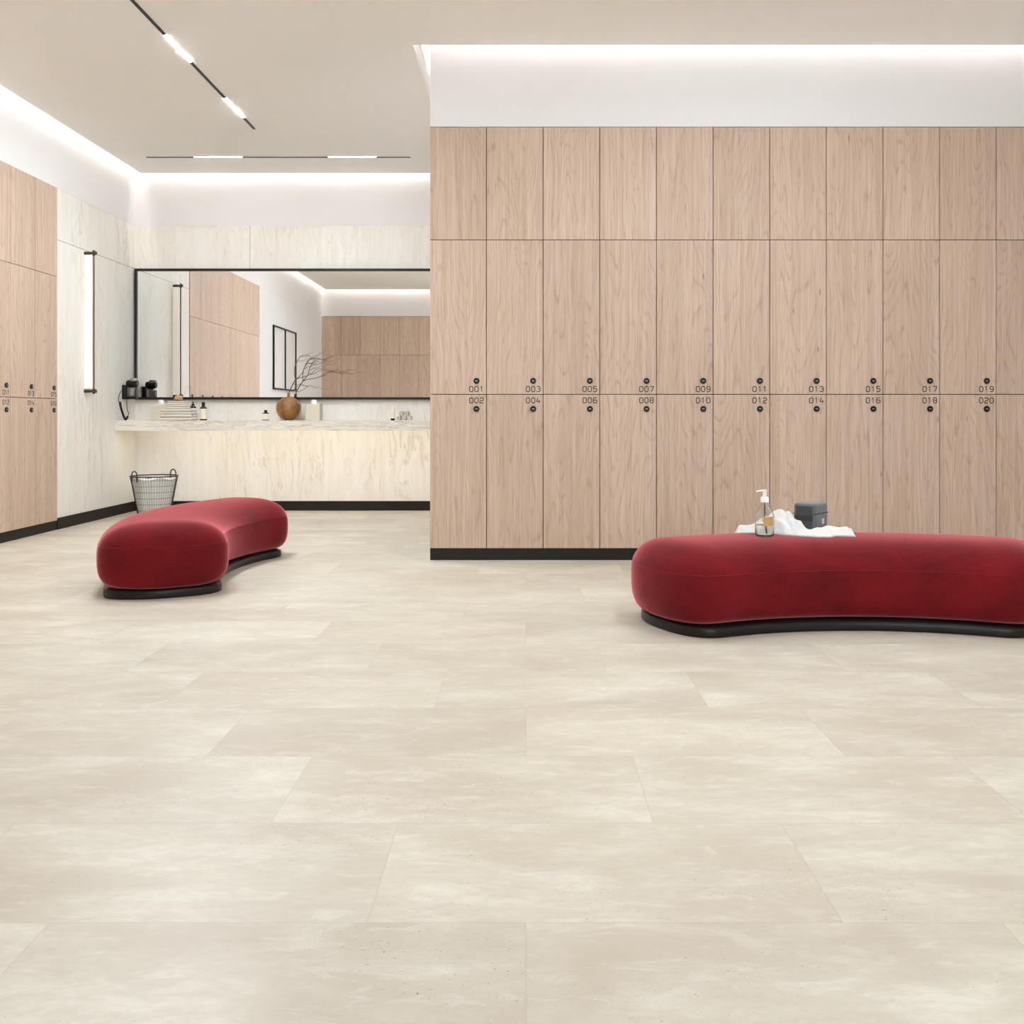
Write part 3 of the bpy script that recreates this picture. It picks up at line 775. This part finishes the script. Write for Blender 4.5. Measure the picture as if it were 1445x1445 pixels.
for i in range(NU):
    for j in range(NV):
        bm.faces.new((top[i][j], top[i + 1][j], top[i + 1][j + 1], top[i][j + 1]))
        bm.faces.new((bot[i][j + 1], bot[i + 1][j + 1], bot[i + 1][j], bot[i][j]))
for i in range(NU):
    bm.faces.new((top[i + 1][0], top[i][0], bot[i][0], bot[i + 1][0])); bm.faces.new((top[i][NV], top[i + 1][NV], bot[i + 1][NV], bot[i][NV]))
for j in range(NV):
    bm.faces.new((top[0][j], top[0][j + 1], bot[0][j + 1], bot[0][j])); bm.faces.new((top[NU][j + 1], top[NU][j], bot[NU][j], bot[NU][j + 1]))
tw = obj('towel', bm, M['towel'], None, True)
for p in tw.data.polygons: p.use_smooth = True
tag(tw, 'crumpled white towel lying on the right red bench', 'towel')

# ------------------------------------------------------------------ grey toiletry bag
bag = thing('toiletry_bag', 'dark grey felt toiletry bag on the white towel on the right bench', 'bag', (BAGX, BAGY, BAGZ), BAGR)
# local x = long side (0.155), y = end width (0.11); the long side faces right-front, the end faces left-front
bm = bmesh.new(); box(bm, -0.078, 0.078, -0.056, 0.056, 0.0, 0.130, 0.017, 4)
body = obj('body', bm, M['felt'], bag, True)
bm = bmesh.new(); box(bm, -0.0795, 0.0795, -0.0575, 0.0575, 0.078, 0.0835, 0.002, 1); obj('zip', bm, M['felt2'], body)
bm = bmesh.new(); box(bm, -0.0806, -0.0781, -0.044, 0.050, 0.046, 0.074, 0.001, 1); obj('handle_strap', bm, M['strap'], bag)
bm = bmesh.new(); box(bm, -0.0788, -0.0779, -0.041, 0.041, 0.012, 0.118, 0.0003, 1); ep = obj('end_panel', bm, M['felt2'], bag); ep['label'] = 'smooth dark end panel'
bm = bmesh.new(); box(bm, 0.000, 0.026, -0.0580, -0.0562, 0.028, 0.054, 0.0006, 1)
tg = obj('tag', bm, M['tag'], bag); tg['label'] = 'small cream leather tag'

# ------------------------------------------------------------------ wire laundry basket
bk = thing('laundry_basket', 'tapered black wire laundry basket with white linen, in the corner behind the left bench', 'basket', (P(217.5, 0, 9.3).x, 9.3, 0))
BH, RT, RB = 0.385, 0.214, 0.142
def rad(z): return RB + (RT - RB) * (z / BH)
def ring(bm, z, r, th, n=48): tube(bm, [(r * math.cos(2 * PI * k / n), r * math.sin(2 * PI * k / n), z) for k in range(n)], th, 6, closed=True)
bm = bmesh.new(); ring(bm, BH, RT, 0.0065); obj('rim', bm, M['wire'], bk, True)
bm = bmesh.new()
for k in range(7): ring(bm, 0.01 + k * 0.057, rad(0.01 + k * 0.057), 0.0016)
NW = 52
for k in range(NW):
    a = 2 * PI * k / NW; tube(bm, [(rad(z) * math.cos(a), rad(z) * math.sin(a), z) for z in (0.004, BH)], 0.0014, 5)
obj('wire_mesh', bm, M['wire'], bk, True)
bm = bmesh.new(); ring(bm, 0.006, RB, 0.005)
for k in range(-3, 4):
    c = k * 0.035; q = math.sqrt(RB ** 2 - c ** 2); tube(bm, [(c, -q, 0.006), (c, q, 0.006)], 0.0016, 5)
obj('bottom_ring', bm, M['wire'], bk, True)
bm = bmesh.new()
for a in (PI, 0.0):
    tube(bm, [((rad(z)) * math.cos(a), rad(z) * math.sin(a), z) for z in (0.004, BH)], 0.0042, 6)
obj('side_rod', bm, M['wire'], bk, True)
for ang in (math.radians(238), math.radians(58)):
    bm = bmesh.new(); pts = []
    tx, ty = -math.sin(ang), math.cos(ang); cx_, cy_ = RT * 1.01 * math.cos(ang), RT * 1.01 * math.sin(ang)
    for k in range(15):
        if k < 2: pts.append((-0.038 , -0.05 + 0.035 * k))
        elif k > 12: pts.append((0.038, -0.05 + 0.035 * (14 - k)))
        else:
            f = PI - PI * (k - 2) / 10; pts.append((0.038 * math.cos(f), 0.015 + 0.038 * math.sin(f)))
    tube(bm, [(cx_ + tx * a, cy_ + ty * a, BH + b) for a, b in pts], 0.0062, 8); obj('handle', bm, M['wire'], bk, True)
bm = bmesh.new(); prof = []; n = 72; rings = []
for zi in range(14):
    z = 0.012 + (BH - 0.035) * zi / 13; rr = rad(z) - 0.010
    rings.append([bm.verts.new(((rr - 0.006 - 0.006 * math.sin(11 * a + 1.3 * math.sin(3 * a + z * 9)) ) * math.cos(a), (rr - 0.006 - 0.006 * math.sin(11 * a + 1.3 * math.sin(3 * a + z * 9))) * math.sin(a), z + (0.012 * math.sin(5 * a) if zi == 13 else 0))) for a in [2 * PI * k / n for k in range(n)]])
for A, B in zip(rings, rings[1:]):
    for i in range(n): bm.faces.new((A[i], A[(i + 1) % n], B[(i + 1) % n], B[i]))
bm.faces.new(list(reversed(rings[0])))
cen = bm.verts.new((0.01, 0, BH - 0.05))
for i in range(n): bm.faces.new((rings[-1][i], rings[-1][(i + 1) % n], cen))
ln = obj('liner', bm, M['liner'], bk, True); ln['label'] = 'white linen filling the basket'

# ------------------------------------------------------------------ hair dryer at the corner of the mirror
Yd = 9.62
hd = thing('hair_dryer', 'black wall-mounted hair dryer with hanging cord in the mirror corner', 'hair dryer', (XL, Yd, 1.12))
def loc(x, y, Y=Yd):  # photo point -> local
    p = P(x, y, Y); return Vector((p.x - XL, Y - Yd, p.z - 1.12))
bm = bmesh.new(); box(bm, 0.001, 0.045, -0.055, 0.045, -0.005, 0.135, 0.008, 2); obj('wall_holder', bm, M['dryer'], hd, True)
bm = bmesh.new(); box(bm, 0.045, 0.132, -0.033, 0.033, -0.002, 0.024, 0.006, 2); box(bm, 0.119, 0.132, -0.033, 0.033, 0.02, 0.10, 0.004, 2)
obj('cradle', bm, M['dryer'], hd, True)
bm = bmesh.new(); lathe(bm, [(0.0, 0), (0.028, 0.0), (0.033, 0.01), (0.037, 0.04), (0.037, 0.09), (0.031, 0.105), (0.0, 0.108)], n=24, cap=False)
bmesh.ops.rotate(bm, verts=bm.verts, cent=(0, 0, 0), matrix=Matrix.Rotation(PI / 2, 3, 'Y')); bmesh.ops.translate(bm, verts=bm.verts, vec=(0.032, 0, 0.152))
brl = obj('barrel', bm, M['dryer'], hd, True)
bm = bmesh.new(); lathe(bm, [(0.031, 0), (0.038, 0.004), (0.039, 0.020), (0.032, 0.030), (0.0, 0.032)], n=24, cap=False)
bmesh.ops.translate(bm, verts=bm.verts, vec=(0.100, 0, 0.172)); obj('end_cap', bm, M['dryerg'], brl, True)
bm = bmesh.new(); box(bm, 0.062, 0.106, -0.022, 0.022, 0.022, 0.125, 0.010, 3); gr_ = obj('handle', bm, M['dryerg'], hd, True)
bm = bmesh.new(); box(bm, 0.056, 0.111, -0.026, 0.026, 0.108, 0.128, 0.006, 2); obj('collar', bm, M['dryer'], gr_, True)
bm = bmesh.new()
tube(bm, smooth_path([loc(175, 547.5), loc(171, 551, 9.56), loc(168.5, 557, 9.50), loc(167, 564, 9.45), loc(168.5, 567.5, 9.45)], 5), 0.0036, 7)
obj('cord', bm, M['dryer'], hd, True)
bm = bmesh.new()
tube(bm, smooth_path([loc(169.3, 567, 9.45), loc(170.3, 574, 9.45), loc(173, 583, 9.46), loc(176, 590.5, 9.47), loc(178, 591.5, 9.48), loc(180, 588.0, 9.5)], 5), 0.0108, 9)
obj('coiled_cord', bm, M['dryer'], hd, True)
bm = bmesh.new()
tube(bm, smooth_path([loc(180, 588, 9.5), loc(181.5, 583, 9.52), loc(179.5, 578, 9.54), loc(179, 570, 9.56), loc(178.8, 560, 9.58)], 5), 0.0034, 7)
obj('cord', bm, M['dryer'], hd, True)

# ------------------------------------------------------------------ things on the counter
def fold(name, label, x0, x1, y0, y1, z0, h, group):
    t = thing(name, label, 'towel', ((x0 + x1) / 2, (y0 + y1) / 2, z0), 0, group)
    w_, d_ = (x1 - x0) / 2, (y1 - y0) / 2
    bm = bmesh.new(); layers = 2; lh = h / layers
    for k in range(layers):
        sh = 0.004 * (k % 2)
        box(bm, -w_ + sh, w_ - sh, -d_ + 0.003 * k, d_, k * lh + 0.0008, (k + 1) * lh - 0.0018, lh * 0.44, 3)
    o = obj('folded_cloth', bm, M['towel2'], t, True)
    bm = bmesh.new(); box(bm, -w_ + 0.006, w_ - 0.006, -d_ + 0.0045, -d_ + 0.02, lh - 0.0035, lh + 0.0035, 0.001, 1); obj('woven_band', bm, M['towelband'], t)  # dark strip paints the shadow between the folded layers
    return t
cy0 = 9.50
def cx(px, Y=9.5): return (px - CX) * Y / F
G = 'folded towels stacked on the counter'
fold('folded_towel', 'large folded beige towel at the bottom of the stack on the counter', cx(228), cx(274), 9.44, 9.62, CT + 0.0005, 0.060, G)
fold('folded_towel', 'large folded beige towel second from the bottom of the stack on the counter', cx(228.5), cx(273), 9.44, 9.62, CT + 0.061, 0.052, G)
fold('folded_towel', 'small folded beige towel on top of the two large ones on the counter', cx(237), cx(264.5), 9.46, 9.60, CT + 0.1135, 0.040, G)
fold('folded_towel', 'small folded beige towel at the top of the stack, under the loofah', cx(238), cx(263), 9.46, 9.60, CT + 0.154, 0.036, G)
# loofah
bm = bmesh.new(); bmesh.ops.create_icosphere(bm, subdivisions=4, radius=1.0)
for v in bm.verts:
    d = v.co.normalized(); k = 1 + 0.16 * mn.noise(d * 4) + 0.10 * math.sin(9 * d.x + 3 * d.z) * math.cos(8 * d.y)
    v.co = Vector((d.x * 0.040 * k, d.y * 0.036 * k, d.z * 0.028 * k))
lf = obj('loofah', bm, M['sponge'], None, True); lf.location = (cx(250.5), 9.53, CT + 0.154 + 0.036 + 0.0272)
tag(lf, 'round brown loofah on top of the folded towels', 'loofah')
# tissue boxes
def tissue_box(label, x0, x1, y0, y1, h):
    t = thing('tissue_box', label, 'tissue box', ((x0 + x1) / 2, (y0 + y1) / 2, CT + 0.0005), 0, 'pale tissue boxes on the counter')
    w_, d_ = (x1 - x0) / 2, (y1 - y0) / 2
    bm = bmesh.new(); box(bm, -w_, w_, -d_, d_, 0, h, 0.004, 2); obj('box', bm, M['tissuebox'], t)
    bm = bmesh.new(); n = 14; rr = []
    for z, s in ((h + 0.0003, .030), (h + 0.012, .022), (h + 0.025, .028), (h + 0.040, .012)):
        rr.append([bm.verts.new((s * math.cos(2 * PI * k / n) * (1 + .25 * math.sin(3 * k)), s * .4 * math.sin(2 * PI * k / n) * (1 + .3 * math.cos(5 * k)), z + (0.008 * math.sin(2.3 * k) if z > h + .02 else 0))) for k in range(n)])
    for A, B in zip(rr, rr[1:]):
        for i in range(n): bm.faces.new((A[i], A[(i + 1) % n], B[(i + 1) % n], B[i]))
    bm.faces.new(rr[-1]); bm.faces.new(list(reversed(rr[0]))); obj('tissue', bm, M['tissue'], t, True)
tissue_box('pale tissue box behind the stack of folded towels', cx(213.5, 9.7), cx(237.5, 9.7), 9.66, 9.80, 0.160)
tissue_box('pale tissue box right of the amber vase', cx(432.5, 9.6), cx(452.5, 9.6), 9.56, 9.70, 0.160)
# bottles
def amber(label, px, Y, r, h, pump, kind='cosmetic_bottle'):
    t = thing(kind, label, 'bottle', (cx(px, Y), Y, CT + 0.0005), 0, 'dark bottles with cream labels on the counter')
    bh = h * 0.80
    bm = bmesh.new(); lathe(bm, [(0.0, 0), (r * .92, 0), (r, 0.004), (r, bh * .82), (r * .9, bh * .88), (r * .45, bh * .97), (r * .36, bh), (0, bh)], n=28, cap=False); obj('bottle_body', bm, M['bottle'], t, True)
    bm = bmesh.new(); lathe(bm, [(r + .0003, bh * .10), (r + .0012, bh * .10), (r + .0012, bh * .80), (r + .0003, bh * .80)], n=28, cap=False); l_ = obj('label', bm, M['label'], t, True); l_['label'] = 'cream paper label'
    bm = bmesh.new()
    if pump:
        lathe(bm, [(r * .42, bh), (r * .42, bh + h * .07), (r * .2, bh + h * .08), (r * .16, h), (0, h)], n=16)
    else:
        lathe(bm, [(r * .45, bh), (r * .45, h), (0, h)], n=18)
    obj('pump_cap' if pump else 'cap', bm, M['dryer'], t, True)
amber('dark pump bottle with cream label touching the right end of the towel stack', 272.3, 9.66, 0.034, 0.186, True)
amber('dark screw-cap bottle with cream label, second right of the towel stack', 287, 9.58, 0.035, 0.178, False)
amber('short dark bottle with cream label standing left of the amber vase', 375, 9.55, 0.034, 0.102, False)
# tube
t = thing('cosmetic_tube', 'cream cosmetic tube standing on its black cap near the rolled cloths', 'tube', (cx(554.3, 9.55), 9.55, CT + 0.0005))
bm = bmesh.new(); lathe(bm, [(0.019, 0), (0.020, 0.002), (0.020, 0.020), (0, 0.0205)], n=20); obj('cap', bm, M['dryer'], t, True)
bm = bmesh.new(); rr = []; n = 24
for z, a, b in ((0.021, .020, .020), (0.05, .021, .020), (0.10, .022, .014), (0.135, .0225, .005), (0.150, .0225, .0018)):
    rr.append([bm.verts.new((a * math.cos(2 * PI * k / n), b * math.sin(2 * PI * k / n), z)) for k in range(n)])
for A, B in zip(rr, rr[1:]):
    for i in range(n): bm.faces.new((A[i], A[(i + 1) % n], B[(i + 1) % n], B[i]))
bm.faces.new(rr[-1]); bm.faces.new(list(reversed(rr[0]))); obj('tube_body', bm, M['tube'], t, True)
# rolled cloths
def roll_mesh(r, L):
    bm = bmesh.new(); n = 60; turns = 3.2; th = 0.0056; inner, outer = [], []
    for k in range(n + 1):
        f = k / n; a = f * turns * 2 * PI; q = 0.004 + (r - 0.004) * f
        inner.append((q - th) * Vector((math.cos(a), 0, math.sin(a))) if q > th else Vector((0, 0, 0))); outer.append(q * Vector((math.cos(a), 0, math.sin(a))))
    fr = [[bm.verts.new(p + Vector((0, y, 0))) for p in P_] for P_ in (inner, outer) for y in (-L / 2, L / 2)]
    i0, i1, o0, o1 = fr
    for k in range(n):
        bm.faces.new((o0[k], o0[k + 1], o1[k + 1], o1[k])); bm.faces.new((i0[k + 1], i0[k], i1[k], i1[k + 1]))
        bm.faces.new((i0[k], i0[k + 1], o0[k + 1], o0[k])); bm.faces.new((i1[k + 1], i1[k], o1[k], o1[k + 1]))
    bm.faces.new((i0[n], i1[n], o1[n], o0[n])); bm.faces.new((i0[0], o0[0], o1[0], i1[0]))
    return bm
rr_ = 0.0245
r0 = None
names = ['bottom left', 'bottom middle', 'bottom right', 'top left', 'top right']
for k, (dx, dz) in enumerate([(-2, 0), (0, 0), (2, 0), (-1, 1.74), (1, 1.74)]):
    if r0 is None: o = r0 = obj('rolled_cloth', roll_mesh(rr_, 0.12), M['rolls'], None, True)
    else: o = r0.copy(); C.objects.link(o)
    o.location = (cx(570.5, 9.5) + dx * (rr_ + 0.0006), 9.51, CT + rr_ + 0.001 + dz * (rr_ + 0.0006)); o.rotation_euler = (0, 0.0, 0)
    tag(o, 'rolled white face cloth at the %s of the little pile on the counter' % names[k], 'cloth', 'rolled face cloths on the counter')
# vase
Yv = 9.715
vs_ = thing('vase', 'round amber glazed vase on the counter holding dry branches', 'vase', (cx(407.3, Yv), Yv, CT + 0.0005))
bm = bmesh.new(); pr = []
for k in range(0, 27):
    f = -PI / 2 + PI * k / 26; pr.append((0.122 * math.cos(f), 0.118 + 0.118 * math.sin(f)))
pr = [(0.0, 0.0), (0.045, 0.0)] + [p for p in pr if 0.004 < p[1] < 0.2335] + [(0.018, 0.2345), (0.014, 0.238), (0.013, 0.256), (0.017, 0.266), (0.013, 0.266), (0.009, 0.255), (0.0, 0.236)]
lathe(bm, pr, n=48, cap=False); bmesh.ops.remove_doubles(bm, verts=bm.verts, dist=1e-6); vb = obj('vase_body', bm, M['vase'], vs_, True)
for a0 in (-PI / 2 - 0.28, -0.45, PI * 0.75):
    bm = bmesh.new(); pts = []
    for k in range(16):
        f = 1.25 - 2.5 * k / 15; a = a0 + 0.09 * math.sin(k * 0.9) + 0.05 * math.sin(k * 2.3)
        pts.append((0.1222 * math.cos(f) * math.cos(a), 0.1222 * math.cos(f) * math.sin(a), 0.118 + 0.1182 * math.sin(f)))
    tube(bm, pts, 0.0026, 6); obj('glaze_line', bm, M['crack'], vb, True)
# branches: one dry bundle standing in the vase
def bp(x, y, Y): return P(x, y, Y)
twigs = [
 ([(407.5, 556.3, 0), (408.5, 552, 0), (410.5, 548, .0), (413.5, 541.5, -.01), (417, 536, -.02)], 1.0, .8),
 ([(417, 536, -.02), (415.8, 528, -.03), (416.3, 518, -.05), (420.5, 508, -.07), (424, 503, -.08), (432, 501, -.10), (439, 503.3, -.11), (446, 502, -.12), (452, 498.5, -.14), (458, 496, -.15)], .7, .2),
 ([(420.5, 509, -.07), (427, 509.5, -.05), (431, 507.5, -.04), (433.5, 503, -.03)], .4, .2),
 ([(424, 503, -.08), (431, 503, -.06), (436, 499, -.05), (441, 497.5, -.03)], .4, .15),
 ([(417, 536, -.02), (422, 531.5, .0), (427, 526, .02), (429, 520, .03), (432, 513.5, .03), (435.5, 507, .02), (441, 505, .01), (448, 505.5, .0), (456, 507.5, -.02), (463, 504.5, -.03), (470, 502.5, -.04)], .75, .2),
 ([(434, 512.5, .03), (440, 513, .03), (444.5, 511, .02), (448, 508, .01), (451, 505.5, .0)], .45, .25),
 ([(430, 521, .03), (434, 518, .02), (440, 516.5, .0), (444, 513, -.02), (449, 510.5, -.03), (456, 512, -.05), (463, 509, -.06)], .45, .2),
 ([(417, 536, -.02), (423, 533, -.05), (430, 531.5, -.08), (436, 529, -.10), (441, 526, -.11), (446, 521.5, -.12), (453, 520, -.14), (459, 517, -.15), (464, 512.5, -.16)], .7, .2),
 ([(436, 529, -.10), (444, 527, -.09), (450, 523.5, -.08), (458, 522, -.08), (466, 524, -.08), (475, 522, -.09), (483, 524.5, -.10), (492, 522, -.10), (504, 522, -.11)], .55, .15),
 ([(466, 524, -.08), (473, 525.5, -.06), (481, 524.5, -.05), (490, 525.5, -.05)], .35, .15),
 ([(453, 520, -.14), (461, 521.5, -.15), (469, 524, -.16)], .35, .15),
 ([(413.5, 542, -.01), (419, 543, -.05), (425, 542, -.08), (431, 545, -.10), (438, 546, -.12), (444, 547.5, -.13), (450, 545, -.14)], .4, .15),
 ([(409.5, 552, 0), (414, 550, -.03), (419, 545.5, -.05), (422, 543.5, -.06)], .5, .3),
]
bm = bmesh.new(); Yb0 = Yv
for pts, r0_, r1_ in twigs:
    sp_ = smooth_path([P(x, y, Yb0 + dy) for x, y, dy in pts], 4); n = len(sp_)
    sp_ = [p + Vector((mn.noise(p * 60), mn.noise(p * 60 + Vector((5, 0, 0))), mn.noise(p * 60 + Vector((0, 9, 0))))) * 0.0025 for p in sp_]
    tube(bm, sp_, 0.0056, 6, taper=[r0_ + (r1_ - r0_) * k / (n - 1) for k in range(n)])
br = obj('dry_branch', bm, M['twig'], None, True)
tag(br, 'forked bare brown branch leaning out of the amber vase', 'branch')
